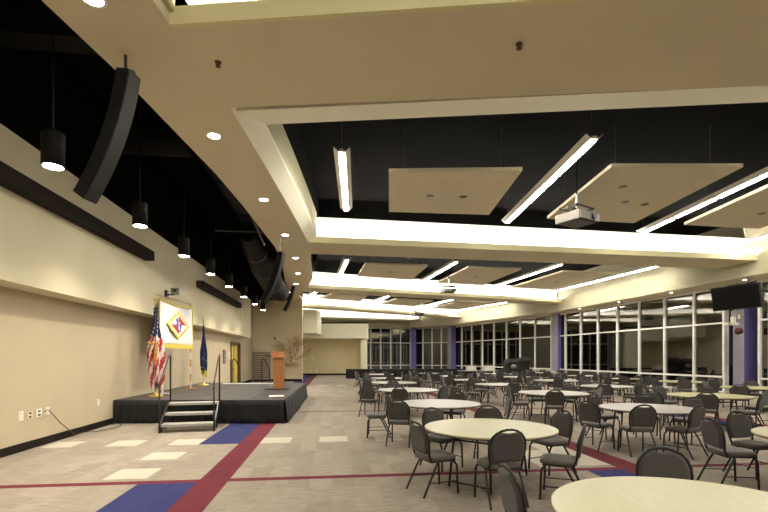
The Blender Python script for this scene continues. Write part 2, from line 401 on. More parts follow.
# ------------------------------------------------------------------ linear pendants
def linear(a, b, nseg, label):
    a = Vector(a); b = Vector(b); d = b-a; Ln = d.length
    r = thing('linear_pendant_light', label, 'light', (a.x, a.y, 6.3), math.atan2(d.y, d.x)-PI/2, 'linear pendant lights')
    # local y along
    mb = MB(); prof = [(-.19, .13), (-.085, .03), (.085, .03), (.19, .13), (.18, .14), (.08, .05), (-.08, .05), (-.18, .14)]
    mb.loops([[(x, 0, z) for x, z in prof], [(x, Ln, z) for x, z in prof]], smooth=False); mb.box(-.05, .05, .0, Ln, .045, .09)
    mb.obj('housing', M['fixture'], r)
    g = Ln/nseg
    for i in range(nseg): MB().box(-.062, .062, i*g+.09, (i+1)*g-.09, .005, .03).obj('lens', M['lens'], r)
    for y in (.15, Ln-.15): MB().tube([(0, y, .08), (0, y, 1.3)], .008, 5).obj('hanger', M['pipe'], r)
Lb = 'linear pendant light, '
for a, b, n, l in [((-.95, 10.1), (-1.19, 14.2), 2, 'leftmost and short in the nearest black bay'),
    ((4.45, 9.5), (4.22, 15.5), 3, 'left of the nearest projector'),
    ((9.7, 9.3), (9.6, 16.8), 4, 'right of the nearest projector, running out of the photo'),
    ((14.9, 12.5), (14.5, 18.2), 3, 'its far tip at the right edge of the photo'),
    ((-1.74, 21.3), (-2.5, 25.5), 2, 'leftmost in the second black bay'),
    ((3.53, 21.8), (2.3, 27.8), 3, 'second from the left in the second black bay'),
    ((8.86, 22.4), (7.25, 29.4), 4, 'third from the left in the second black bay'),
    ((13.9, 22.8), (11.9, 32.1), 5, 'rightmost in the second bay beside the upper window wall'),
    ((-4.7, 31.6), (-6.0, 35.0), 2, 'leftmost in the third black bay'),
    ((.45, 33.8), (-1.1, 38.3), 2, 'second from the left in the third black bay'),
    ((5.6, 35.8), (3.3, 41.8), 3, 'third from the left in the third black bay'),
    ((10.4, 37.8), (7.2, 45.0), 4, 'rightmost in the third black bay'),
    ((-3.5, 40.5), (-4.2, 44.5), 2, 'leftmost behind the fourth beam above the partition'),
    ((1.5, 43.5), (0, 47.5), 2, 'behind the fourth beam near the far windows')]:
    linear(a, b, n, Lb+l)
for a, b, n, l in [((-.3, -2), (-.6, 3.5), 3, 'l'), ((5, -2.4), (4.8, 3.2), 3, 'm'), ((10.5, -2.4), (10.3, 3.0), 3, 'r')]:  # unseen pendants added to light the near part of the room
    linear(a, b, n, Lb+{'l': 'left one added unseen behind the camera', 'm': 'middle one added unseen behind the camera', 'r': 'right one added unseen behind the camera'}[l])

# ------------------------------------------------------------------ downlights in the soffit
def spot_things():
    ords = ['nearest of the row along the curved soffit, at the top edge', 'beside the corner of the nearest tray', 'third from the front along the curved soffit', 'fourth from the front along the curved soffit',
            'fifth from the front along the curved soffit', 'sixth along the curved soffit near the far speaker', 'seventh along the curved soffit', 'last one by the far stage wall']
    def S(x, y): Z = 4.03*450/(357-y); return ((x-384)/450*Z, Z)
    pts = [S(93, -1), S(214, 136), S(263.8, 199.8), S(285.3, 235), S(295.5, 258), S(298, 273.4), S(296, 284), S(291.7, 292.4)]
    proto = None
    for p, l in zip(pts, ords):
        lab = 'round recessed downlight, '+l
        if proto is None:
            proto = thing('recessed_downlight', lab, 'light', (p[0], p[1], 5.75), 0, 'recessed downlights in the curved soffit')
            MB().lathe([(.10, -.002), (.125, -.008), (.14, -.002), (.14, .0)], 24).obj('trim_ring', M['white'], proto)
            MB().lathe([(0, -.004), (.105, -.004), (.105, -.001)], 24).obj('lamp_disc', M['spotglow'], proto)
            lamp('SPOT', (0, 0, -.03), 60, proto, .08, 110, .8)
        else: dup(proto, (p[0], p[1], 5.75), 0, lab)
    # small sensors
    for (x, y), l in [((218, 62), 'small brown sprinkler head on the soffit above the recessed downlight'), ((519, 44), 'small brown sprinkler head on the broad ceiling beam')]:
        p = S(x, y); o = MB().lathe([(.02, -.07), (.035, -.065), (.02, -.03), (.045, -.012), (.045, 0)], 14).obj('ceiling_sprinkler', M['brown'], loc=(p[0], p[1], 5.75)); tag(o, l, 'sprinkler', 'sprinkler heads')
spot_things()

# black cylinder pendants by the left wall
cz = [(3.4, 'first, outside the photo'), (6.1, 'nearest and largest, at the left edge'), (8.86, 'second from the front'), (11.5, 'third from the front, between the two wall boxes'), (14.0, 'fourth from the front'),
      (16.5, 'fifth from the front'), (19.3, 'sixth from the front'), (22.0, 'seventh from the front'), (24.7, 'last, at the far end of the row')]
proto = None
for Z, l in cz:
    X = -3.78-.1156*Z; lab = 'black cylinder pendant light, '+l
    if proto is None:
        proto = thing('cylinder_pendant_light', lab, 'light', (X, Z, 4.3), 0, 'cylinder pendants along the stage wall')
        MB().lathe([(.132, 0), (.137, 0), (.137, .44), (.12, .46), (.05, .45)], 28).obj('shade', M['duct'], proto)
        MB().lathe([(0, -.004), (.118, -.004), (.118, -.001)], 24).obj('lamp_disc', M['spotglow'], proto)
        MB().tube([(0, 0, .44), (0, 0, 3.3)], .015, 8).obj('stem', M['duct'], proto)
        lamp('SPOT', (0, 0, -.03), 210, proto, .1, 128, .9)
    else: dup(proto, (X, Z, 4.3), 0, lab)

# ------------------------------------------------------------------ black technical zone above the stage side
def black_zone():
    def line(t, z, s0, s1, r, name, mt, par=None, lab=None, cat=None):
        o = MB().tube([(*RW(t, s0), z), (*RW(t, s1), z)], r, 28).obj(name, mt, par)
        return o
    r = thing('air_duct', 'large round black air duct running above the row of cylinder pendants', 'duct', (0, 0, 0))
    line(-2.95, 6.9, 2.5, 29, .42, 'duct_body', M['duct'], r)
    for k in range(9): line(-2.95, 6.9, 4+k*2.9, 4.08+k*2.9, .45, 'duct_band', M['duct'], r)
    o = MB().tube([(*RW(-5.1, 11.5), 7.0), (*RW(-3.45, 11.5), 7.0)], .36, 20).obj('branch_duct', M['duct']); tag(o, 'short black branch duct between the wall and the large round duct', 'duct')
    o = MB().box(-.75, .75, -.2, .2, 0, .4).obj('ceiling_girder', M['duct'], loc=(*RW(-4.3, 7.4), 6.5), rz=A0); tag(o, 'dark steel girder crossing the black ceiling at upper left', 'girder')
    o = MB().tube([(*RW(-2.4, 12.0), 6.2), (*RW(-2.25, 15.4), 5.45)], .03, 8).obj('slanting_pipe', M['pipe']); tag(o, 'thin grey pipe slanting down through the black ceiling zone', 'pipe')
    o = MB().tube([(*RW(-3.9, 15.6), 5.95), (*RW(-2.2, 15.6), 5.95)], .03, 8).obj('conduit_pipe', M['pipe']); tag(o, 'thin horizontal grey pipe crossing the black ceiling zone', 'pipe')
    path = [(16.6, 6.15, .30), (18.4, 5.95, .45), (20.5, 5.72, .56), (23, 5.52, .58), (25.4, 5.42, .58), (27.2, 5.5, .48), (28.2, 5.6, .35)]
    r = thing('fabric_duct', 'sagging black fabric duct hanging beside the far curved speakers', 'duct', (0, 0, 0))
    MB().tube([(*RW(-3.02, a_), z_) for a_, z_, r_ in path], [r_ for a_, z_, r_ in path], 24).obj('duct_body', M['duct'], r)
    for a_, z_, r_ in path[1:-1]: MB().tube([(*RW(-3.02, a_-.05), z_), (*RW(-3.02, a_+.05), z_)], r_+.012, 24).obj('duct_band', M['pipe'], r)
black_zone()

def speaker(x, y, z, sc, rz, label):
    r = thing('line_array_speaker', label, 'loudspeaker', (x, y, z), rz, 'curved line array speakers')
    # local: hangs from origin, curving towards -x at the bottom; front is +x
    n = 12; lo = []; lg = []
    for i in range(n+1):
        f = i/n; a = math.radians(10+26*f); 
        lo.append((f, a))
    px, pz = 0, 0; pts = []
    for i, (f, a) in enumerate(lo):
        pts.append((px, pz, a)); px -= math.sin(a)*1.86*sc/n; pz -= math.cos(a)*1.86*sc/n
    def ring(p, w0, w1, h):
        c, s_ = math.cos(p[2]), math.sin(p[2])
        return [(p[0]+c*w, hy, p[1]-s_*w) for w, hy in ((w0, -h), (w1, -h), (w1, h), (w0, h))]
    MB().loops([ring(p, -.10*sc, .08*sc, .125*sc) for p in pts], smooth=False).obj('enclosure', M['duct'], r)
    MB().loops([ring(p, .08*sc, .10*sc, .115*sc) for p in pts], smooth=False).obj('grille', M['mesh_grey'], r)
    mb = MB(); mb.tube([(-.05, 0, -.03), (-.05, 0, max(.03, 5.748-z))], .02, 6); mb.box(-.1*sc, .08*sc, -.03, .03, 0, .03); mb.obj('hanging_bracket', M['pipe'], r)
speaker(-3.40, 6.0, 5.50, .95, math.radians(-8), 'black curved line array speaker hanging large at upper left')
speaker(-3.42, 15.0, 5.2, .95, math.radians(-12), 'black curved line array speaker hanging beyond the row of downlights')
speaker(-5.12, 25.5, 5.72, .8, math.radians(-12), 'small distant curved line array speaker above the far end of the stage')

# long dark screen housings on the upper wall
def housing(s_a, s_b, label):
    t = WL+.5
    r = thing('screen_housing', label, 'screen housing', (*RW(t, s_a), 4.38), A0, 'dark projection screen housings')
    Ln = s_b-s_a
    MB().box(0, .24, 0, Ln, 0, .25).obj('case', M['base'], r)
    MB().box(.03, .21, -.02, 0, .02, .23).obj('end_cap', M['brown'], r); MB().box(.03, .21, Ln, Ln+.02, .02, .23).obj('end_cap', M['brown'], r)
housing(2.0, 13.1, 'long dark brown screen housing mounted on the upper wall at left')
housing(17.8, 25.2, 'smaller looking dark screen housing mounted further along the upper wall')

# wall camera / small projector
r = thing('wall_projector', 'small grey projector on a black wall arm above the white banner', 'projector', (*RW(WL+.5, 14.6), 3.66), A0)
MB().box(0, .08, -.08, .08, -.08, .12).box(.08, .26, -.025, .025, -.03, .0).obj('wall_arm', M['bezel'], r)
wc = MB().box(.20, .44, -.13, .14, .0, .19).obj('case', M['midgrey'], r)
MB().tube([(.32, -.13, .1), (.32, -.17, .1)], .045, 14).obj('lens_barrel', M['bezel'], wc)
r = thing('wall_vent', 'pale square vent grille near the far end of the upper wall', 'vent', (*RW(WL+.5, 25.6), 3.7), A0)
mb = MB(); mb.box(0, .02, 0, .9, 0, .05); mb.box(0, .02, 0, .9, .75, .8); mb.box(0, .02, 0, .05, .05, .75); mb.box(0, .02, .85, .9, .05, .75); mb.obj('vent_frame', M['white'], r)
mb = MB()
for i in range(8): mb.box(0, .015, .05, .85, .08+i*.085, .12+i*.085)
mb.obj('louvre', M['panel'], r)

# ------------------------------------------------------------------ stage
SY = 11.85
def stage():
    W, D, H = 4.42, 8.0, .61
    r = thing('stage_platform', 'low black stage platform with cloth skirt along the left wall', 'stage', (*RW(WL+.02, 12.35), 0), A0)
    fl, fr, br, bl = (0, 0), (W, -.72), (W-.0, 6.2), (0, D)
    fr = (W-.05, -.50)
    br = (W+.05, 7.3)
    MB().prism([fl, fr, br, bl], H-.06, H).obj('deck', M['stage'], r)
    def skirt(a, b, name, flare=.0):
        a = Vector(a); b = Vector(b); d = b-a; n_ = Vector((d.y, -d.x)).normalized(); k = int(d.length/.045); vs = []; nz = 5
        for i in range(k+1):
            f = i/k
            for j in range(nz):
                g = j/(nz-1); w = .022*math.sin(i*1.25)*(1-.6*g)+.012*math.sin(i*.31+2)+flare*(1-g)
                p = a+d*f+n_*(.02+w); vs.append((p.x, p.y, H-.01 if j == nz-1 else .01+(H-.02)*g))
        fs = [(i*nz+j, (i+1)*nz+j, (i+1)*nz+j+1, i*nz+j+1) for i in range(k) for j in range(nz-1)]
        o = MB().add(vs, fs, 0, True).obj(name, M['blackcloth'], r); m = o.modifiers.new('s', 'SOLIDIFY'); m.thickness = .006
    skirt(fl, fr, 'skirt'); skirt(fr, br, 'skirt', .06)
    for i in range(3):
        mb = MB(); x = W*(i+1)/4; mb.box(x-.008, x+.008, -.1 if i else .1, 7.2, H, H+.003); mb.obj('deck_seam', M['midgrey'], r)
    for (x, y) in ((.1, .1), (W-.2, -.3), (W-.1, 7), (.1, 7.6)): MB().tube([(x, y, 0), (x, y, H-.06)], .025, 8).obj('leg', M['pipe'], r)
    return r
stage()
# paper on stage
def px(x, y, z):  # world point of a pixel on the horizontal plane z
    Z = (1.72-z)*450/(y-357); return ((x-384)/450*Z, Z, z)
p = px(276.5, 396, .613)
o = MB().box(-.2, .2, -.22, .22, 0, .006).obj('paper_sheet', M['paper'], loc=p, rz=A0+.1); tag(o, 'white paper sheet lying on the stage near its front corner', 'paper')
p = px(249, 383.7, .613)
o = MB().box(-1.05, 1.05, -.12, .12, 0, .012).obj('white_board_strip', M['paper'], loc=p, rz=A0-.05); tag(o, 'long white strip lying along the back edge of the stage', 'board')

# steps with rails
def steps():
    p = px(187, 432, 0); 
    r = thing('stage_steps', 'three-tread black portable steps with handrails in front of the stage', 'steps', (p[0]+.02, p[1]-.05, 0), .25)
    W = 1.12; h = .61
    for i in range(3):
        z = h*(i+1)/3-.02; y = .05+i*.42
        MB().box(-W/2, W/2, y, y+.34, z-.055, z).obj('tread', M['tread'], r)
    for sx in (-1, 1):
        mb = MB(); x = sx*(W/2+.02)
        vs = [(x-.02, .0, .0), (x-.02, .12, 0), (x-.02, 1.25, .45), (x-.02, 1.25, .6), (x-.02, .95, .6), (x-.02, .0, .16)]
        vs2 = [(a+.04, b, c) for a, b, c in vs]
        mb.add(vs+vs2, [(0, 1, 2, 3, 4, 5), (11, 10, 9, 8, 7, 6)]+[(i, i+6, (i+1) % 6+6, (i+1) % 6) for i in range(6)]); mb.obj('stringer', M['frame'], r)
        mb = MB(); mb.tube([(x, .02, 0), (x, .02, 1.12), (x, .06, 1.16)], .02, 8); mb.tube([(x, 1.2, .45), (x, 1.2, 1.72), (x, 1.16, 1.78), (x, 1.08, 1.76), (x, .05, 1.14)], .02, 8)
        mb.obj('handrail', M['frame'], r)
        for yy in (.6, 1.2): MB().tube([(x, yy, 0), (x, yy, .35 if yy < 1 else .55)], .02, 8).obj('leg', M['frame'], r)
steps()
# guard rails at the back of the stage
def guard(px0, label, w=.62, tz=1.62):
    Z = 20.2; X = (px0-384)/450*Z
    r = thing('stair_handrail', label, 'handrail', (X, Z-.0, 0), A0)
    MB().tube([(-.12, 0, 0), (-.12, 0, 1.55), (-.06, 0, 1.64), (.02, 0, 1.60), (.22, 0, 1.15), (.24, 0, .0)], .025, 8).obj('rail', M['frame'], r)
guard(235, 'black bent handrail behind the stage in front of the yellow doorway')
guard(264.5, 'black bent handrail behind the stage beside the wooden lectern')

# lectern
def lectern():
    p = px(279, 389, .613)
    r = thing('lectern', 'slim wooden lectern with dark base plate standing on the stage', 'lectern', (p[0], p[1], .614), A0*.3)
    MB().box(-.42, .36, -.32, .25, 0, .025).obj('base_plate', M['bezel'], r)
    mb = MB(); mb.loops([[(-.15, -.16, .025), (.15, -.16, .025), (.15, .14, .025), (-.15, .14, .025)], [(-.17, -.18, 1.06), (.17, -.18, 1.06), (.17, .16, 1.06), (-.17, .16, 1.06)]], smooth=False)
    mb.obj('column', M['wood'], r)
    MB().box(-.145, -.13, -.175, -.165, .1, 1.0).box(.13, .145, -.175, -.165, .1, 1.0).obj('edge_strip', M['woodtop'], r)
    mb = MB(); v = [(-.20, -.24, 1.08), (.20, -.24, 1.08), (.20, .22, 1.08), (-.20, .22, 1.08), (-.20, -.24, 1.30), (.20, -.24, 1.30), (.20, .22, 1.18), (-.20, .22, 1.18)]
    mb.add(v, [(0, 3, 2, 1), (4, 5, 6, 7), (0, 1, 5, 4), (1, 2, 6, 5), (2, 3, 7, 6), (3, 0, 4, 7)]); mb.obj('reading_desk', M['woodtop'], r)
    MB().box(-.13, .15, -.2, .18, 1.06, 1.08).obj('desk_collar', M['bezel'], r)
    MB().box(-.44, -.20, -.12, .12, 1.13, 1.16).obj('side_shelf', M['bezel'], r)
    ms = MB().tube([(.12, .15, 1.2), (.12, .13, 1.42), (.02, .10, 1.60), (-.14, .06, 1.74)], .010, 6).obj('microphone_stem', M['bezel'], r)
    MB().lathe([(0, -.05), (.03, -.03), (.035, 0), (.03, .03), (0, .05)], 10, c=(-.16, .05, 1.76)).obj('microphone_head', M['bezel'], ms)
    MB().add([(-.16, -.2, 1.305), (.16, -.2, 1.305), (.16, .18, 1.205), (-.16, .18, 1.205), (-.16, -.2, 1.30), (.16, -.2, 1.30), (.16, .18, 1.20), (-.16, .18, 1.20)], [(0, 1, 2, 3), (7, 6, 5, 4), (0, 4, 5, 1), (1, 5, 6, 2), (2, 6, 7, 3), (3, 7, 4, 0)]).obj('note_sheet', M['bezel'], r)
lectern()

# ------------------------------------------------------------------ flags
def flag_cloth(H, top_r, bot_r, folds, nz, colfun, seedv, sway=0.1):
    rnd = random.Random(seedv); n = 72; vs = []; ph = [rnd.uniform(0, 6) for _ in range(4)]
    for j in range(nz+1):
        g = j/nz                    # 0 top
        r0 = top_r+(bot_r-top_r)*min(1, max(.12*g/.2, (g-.16)*2.6))*(1 if g < .8 else 1-.35*(g-.8)/.2)
        for k in range(n):
            t = 2*PI*k/n
            rr = r0*(.72+.28*math.sin(folds*t+ph[0]+g*1.3))*(1+.12*math.sin(2*t+ph[1]))
            zz = -g*H-(.10*math.sin(3*t+ph[2])*g)
            vs.append((rr*math.cos(t)*1.15+sway*g*.3, rr*math.sin(t)*.8, zz))
    fs = []; mi = []
    for j in range(nz):
        for k in range(n):
            fs.append((j*n+k, (j+1)*n+k, (j+1)*n+(k+1) % n, j*n+(k+1) % n)); mi.append(colfun(j/nz, k/n))
    mb = MB(); mb.v = vs; mb.f = fs; mb.mi = mi; mb.sm = [True]*len(fs); return mb
def flag_stand(name, label, loc, poleh, cloth_mb, mats, cz, topper):
    r = thing(name, label, 'flag', loc)
    MB().lathe([(.20, 0), (.20, .02), (.14, .045), (.05, .07), (.035, .14), (.02, .16)], 24).obj('base', M['gold'], r)
    pl_ = MB().tube([(0, 0, .1), (0, 0, poleh)], .014, 8).obj('pole', M['wood'], r)
    mb = MB()
    if topper == 'eagle':
        mb.lathe([(0, 0), (.03, .02), (.035, .05), (.015, .08), (.03, .11), (.03, .15), (0, .19)], 12, c=(0, 0, poleh))
        mb.add([(0, 0, poleh+.10), (.10, 0, poleh+.20), (.03, .02, poleh+.15), (-.10, 0, poleh+.20), (-.03, .02, poleh+.15)], [(0, 1, 2), (0, 4, 3)])
    else: mb.lathe([(.012, 0), (.03, .03), (.02, .06), (.03, .10), (0, .26)], 12, c=(0, 0, poleh))
    mb.obj('finial', M['gold'], pl_)
    o = cloth_mb.obj('cloth', mats, r, loc=(0, 0, cz))
    return r
def us(g, k):
    if g < .36 and not (.08 < k < .18): return 2 if (int(g*40)*7+int(k*72)*3) % 11 else 1
    return int((k*22+g*9)) % 2
p = px(155.6, 396.3, .614)
r = flag_stand('striped_flag', 'furled red and white striped flag with blue canton on gold stand', p, 2.58, flag_cloth(2.2, .05, .23, 6, 40, us, 3), [M['red'], M['flagwhite'], M['navy']], 2.50, 'eagle')
mb = MB()
for q in range(4): mb.tube([(.09+.015*q, -.19, 1.55-.02*q), (.10+.02*q, -.21, 1.2), (.04+.02*q, -.20, .95)], .012, 6)
mb.tube([(-.10, -.20, 1.50), (0, -.25, 1.46), (.10, -.21, 1.50)], .03, 8)
mb.obj('gold_cord', M['orangetrim'], r)
def nv(g, k):
    return 1 if (g > .55 and (int(g*30)*5+int(k*24)*7) % 9 == 0) else (2 if g > .9 else 0)
p = px(203.5, 385, .614)
flag_stand('navy_flag', 'furled navy blue flag on gold stand right of the banner', p, 2.5, flag_cloth(2.0, .03, .125, 5, 40, nv, 9), [M['navy'], M['green'], M['goldtrim']], 2.35, 'spear')

# ------------------------------------------------------------------ banner
def banner():
    a = Vector((-6.60, 13.15)); b = Vector((-6.74, 15.75))
    d = b-a; Ln = d.length; ang = math.atan2(d.y, d.x)
    r = thing('banner', 'white banner with gold fringe and diamond emblem hung between striped poles', 'banner', (a.x, a.y, .614), ang)
    # local x along banner, -y toward the camera side (right of direction)
    zt, zb = 2.82, 1.48; n = 30; vs = []
    for i in range(n+1):
        f = i/n; x = f*Ln
        top = zt-.10*math.sin(PI*f)*0.8
        for j in range(13):
            g = j/12; vs.append((x, -.03*math.sin(f*14)*g-.02, top+(zb-top)*g))
    fs = [(i*13+j, i*13+j+1, (i+1)*13+j+1, (i+1)*13+j) for i in range(n) for j in range(12)]
    o = MB().add(vs, fs, 0, True).obj('cloth', M['bannerwhite'], r); m = o.modifiers.new('s', 'SOLIDIFY'); m.thickness = .008
    mb = MB()
    top = [(i/n*Ln, -.04, zt-.10*math.sin(PI*i/n)*.8) for i in range(n+1)]
    mb.tube(top, .022, 6); mb.tube([(0, -.04, zt), (0, -.04, zb)], .018, 6); mb.tube([(Ln, -.04, zt), (Ln, -.04, zb)], .018, 6)
    for i in range(60): mb.box(i/60*Ln, i/60*Ln+Ln/75, -.07, -.03, zb-.09-.01*(i % 2), zb+.02)
    mb.obj('fringe', M['goldtrim'], o)
    # emblem
    cx, cz = Ln*.51, 2.13; sx, sz = .74, .38
    mats = [M['goldtrim'], M['bannerwhite'], M['red'], M['blue'], M['green']]
    mb = MB()
    def poly(pts, k, mi):
        mb.loops([[(cx+x*sx, -.062-k*.004, cz+z*sz) for x, z in pts], [(cx+x*sx, -.066-k*.004, cz+z*sz) for x, z in pts]], mi, False)
    def dia(R, wob):
        out = []
        for i in range(48):
            t = 2*PI*i/48; c, s_ = math.cos(t), math.sin(t); k = R/(abs(c)+abs(s_))**.92*(1+wob*math.cos(16*t)); out.append((k*c, k*s_))
        return out
    poly(dia(1.18, .03), 0, 0); poly(dia(.92, 0), 1, 1)
    poly([(-.02, .80), (.80, .05), (.22, .05), (.0, .3)], 2, 2); poly([(.02, -.80), (-.80, -.02), (-.22, .0), (.0, -.3)], 2, 2)
    poly([(-.35, .40), (-.1, .62), (.0, .12), (-.12, .1)], 2, 3)
    poly([(-.28, .16), (0, .34), (.30, .10), (.24, -.25), (.0, -.5), (-.22, -.3)], 3, 3)
    poly([(-.05, .26), (.05, .26), (.05, -.4), (-.05, -.4)], 4, 1); poly([(-.2, .05), (.2, .05), (.2, -.04), (-.2, -.04)], 4, 2)
    poly([(.05, -.62), (.22, -.45), (.14, -.36), (.08, -.5), (-.02, -.42)], 4, 2)
    for (x, z, q) in ((-.62, .5, 1), (-.50, .62, 1), (-.38, .74, 1), (-.1, 1.0, 1), (.42, -.66, 1), (.54, -.54, 1), (.66, -.42, 1), (-.74, .36, 1), (.3, -.78, 1)):
        poly([(x-.05, z), (x, z+.06), (x+.05, z), (x, z-.06)], 2, 4)
    mb.obj('emblem', mats, o)
    for x in (0.34, Ln-.02):
        mb = MB(); k = 12; H0 = 2.95 if x < 1 else 2.95
        for i in range(k): mb.tube([(x, .02, .02+H0*i/k), (x, .02, .02+H0*(i+1)/k)], .020, 10, mi=(1 if (i % 2) else 0))
        mb.box(x-.16, x+.16, -.03, .07, 0, .03, 1)
        mb.box(x-.03, x+.03, -.16, .18, 0, .03, 1)
        mb.obj('pole', [M['bannerwhite'], M['orangetrim'] if x > 1 else M['flagwhite']], r)
    MB().tube([(0, .02, 2.93), (Ln, .02, 2.93)], .014, 8).obj('crossbar', M['wood'], r)
banner()

# ------------------------------------------------------------------ left wall details
def plate(s, z, w, h, m, kind, label, holes=False):
    x, y = RW(WL, s); r = thing(kind, label, 'outlet', (x, y, z), A0, 'wall plates on the left wall')
    cp = MB().box(0, .012, -w/2, w/2, -h/2, h/2).obj('cover_plate', m, r)
    mb = MB()
    for dz in (-.035, .035): mb.box(.012, .018, -w*.22, w*.22, dz-.018, dz+.018)
    mb.obj('socket', M['darkgrey'] if holes else M['paneledge'], cp)
def swall(x, y):   # wall pixel -> s, z
    u = (x-384)/450; Z = -5.655/(u+.1156); X = u*Z; return (X*L[0]+Z*L[1], 1.72-(y-357)/450*Z)
for (x, y, w, h, m, l) in [(20.5, 416, .12, .17, 'white', 'white wall plate, leftmost of four low on the left wall'), (29.5, 415, .14, .13, 'panel', 'tan outlet with dark sockets on the left wall'),
        (38.5, 413, .16, .16, 'white', 'white double outlet with the cable plugged in'), (47, 411, .10, .15, 'white', 'white wall plate, rightmost of four low on the left wall'),
        (98, 402.5, .10, .15, 'white', 'small white wall plate alone near the stage front')]:
    s_, z_ = swall(x, y); plate(s_, z_, w, h, M[m], 'wall_outlet', l, m == 'panel' or x == 38.5)
sa, za = swall(42, 411.5); sb, zb_ = swall(70, 434)
pts = [(*RW(WL+.03, sa), za), (*RW(WL+.07, sa+.1), za+.01), (*RW(WL+.08, (sa+sb)/2), (za+zb_)/2), (*RW(WL+.09, sb), zb_-.01), (*RW(WL+.14, sb+.25), .05), (*RW(WL+.25, sb+.6), .015), (*RW(WL+.45, sb+1.2), .012), (*RW(WL+.3, sb+1.7), .012)]
o = MB().tube(pts, .009, 6).obj('power_cable', M['bezel']); tag(o, 'thin dark cable running from the wall outlet down to the carpet', 'cable')

# door in left wall
d = bpy.data.objects.new('door_1', None); C.objects.link(d); d.location = (*RW(WL, 25.95), 0); d.rotation_euler.z = A0; struct(d)
mb = MB(); mb.box(-.12, .06, -.12, .0, 0, 2.55); mb.box(-.12, .10, 2.0, 2.27, 0, 2.55); mb.box(-.12, .06, 0, 2.1, 2.42, 2.6); mb.obj('door_frame', M['brown'], d)
MB().box(-.10, -.05, 0, 2.0, 0, 2.42).obj('doorway_pane', M['yellow'], d)  # yellow pane painted for the glow of the room beyond the doorway
MB().box(-.05, -.02, .95, 1.0, 0, 2.42).box(-.05, .02, .1, .9, 1.0, 1.05).obj('push_bar', M['brown'], d)
s_, z_ = swall(224, 356.5)
r = thing('wall_plaque', 'dark grey framed plaque on the left wall beside the yellow doorway', 'plaque', (*RW(WL, s_), z_), A0)
MB().box(0, .04, -.26, .26, -.36, .36).obj('plaque_frame', M['plaque'], r); MB().box(.04, .045, -.14, .14, -.2, .1).obj('plaque_inset', M['midgrey'], r)
s_, z_ = swall(229, 355.5)
o = MB().box(0, .05, -.1, .1, -.2, .2).obj('wall_phone', M['white'], loc=(*RW(WL, s_), z_), rz=A0); tag(o, 'small white box on the wall between plaque and yellow doorway', 'wall box')

# slatted panel, branches on the stage end wall
r = thing('slatted_panel', 'pale grey horizontally slatted panel against the stage end wall', 'panel', (-9.32, 31.95, 0), 0)
mb = MB()
for i in range(13): mb.box(0, 1.25, -.05, 0, .1+i*.155, .19+i*.155)
mb.obj('slat', M['slat'], r); mb = MB(); mb.box(0, .05, -.03, .03, 0, 2.1); mb.box(1.2, 1.25, -.03, .03, 0, 2.1); mb.obj('side_rail', M['slat'], r)

def branches():
    X = -6.45; r = thing('branch_arrangement', 'spreading dry branches with pale leaves against the stage end wall', 'decoration', (X, 31.7, 1.32), 0)
    rnd = random.Random(5); mb = MB(); lf = MB()
    def grow(p, d, ln, rad, depth):
        pts = [p]; q = p
        for i in range(4):
            d = (d+Vector((rnd.uniform(-.3, .3), rnd.uniform(-.12, .12), rnd.uniform(-.15, .25)))).normalized(); q = q+d*ln/4
            if q.y > .2: q.y = .2
            pts.append(q)
        mb.tube(pts, [rad*(1-.15*i) for i in range(5)], 5, cap=False)
        if depth > 0:
            for k in range(3):
                i = rnd.choice((2, 3, 4)); dd = (d+Vector((rnd.uniform(-.9, .9), rnd.uniform(-.3, .3), rnd.uniform(-.3, .7)))).normalized(); grow(pts[i], dd, ln*.62, rad*.6, depth-1)
        else:
            for i in (2, 3, 4):
                c = pts[i]; w = .035; lf.add([c+Vector((-w, 0, 0)), c+Vector((0, -.02, w)), c+Vector((w, 0, 0)), c+Vector((0, .02, -w))], [(0, 1, 2, 3)])
    for k in range(8):
        a = math.radians(-5+k*22); grow(Vector((rnd.uniform(-.1, .1), 0, .15)), Vector((math.cos(a), rnd.uniform(-.2, .1), abs(math.sin(a))*1.2+.15)).normalized(), 1.0, .022, 2)
    mb.obj('branch', M['twig'], r); o = lf.obj('leaf', M['leaf'], r); o['kind'] = 'stuff'
    MB().lathe([(.10, 0), (.16, .08), (.17, .18), (.10, .28), (.11, .30)], 18).obj('vase', M['leaf'], r)
branches()
r = thing('wall_shelf', 'thin shelf under the dry branches on the stage end wall', 'shelf', (-6.45, 31.75, 1.28), 0)
MB().box(-.6, .55, -.22, .24, 0, .04).obj('shelf_board', M['panel'], r); MB().box(-.5, -.45, -.1, .24, -.18, 0).box(.4, .45, -.1, .24, -.18, 0).obj('bracket', M['panel'], r)

# small marks on the partition wall
for (x, y, l) in [(313.5, 358.5, 'small white fitting on the far partition wall, upper'), (321, 363, 'small white fitting on the far partition wall, right'), (311, 371, 'small white outlet low on the far partition wall, left'), (317, 371, 'small white outlet low on the far partition wall, right')]:
    Z = 42.98; o = MB().box(-.09, .09, -.03, 0, -.12, .12).obj('wall_fitting', M['white'], loc=((x-384)/450*Z, Z, 1.72+(357-y)/450*Z)); tag(o, l, 'wall fitting', 'fittings on the far partition')

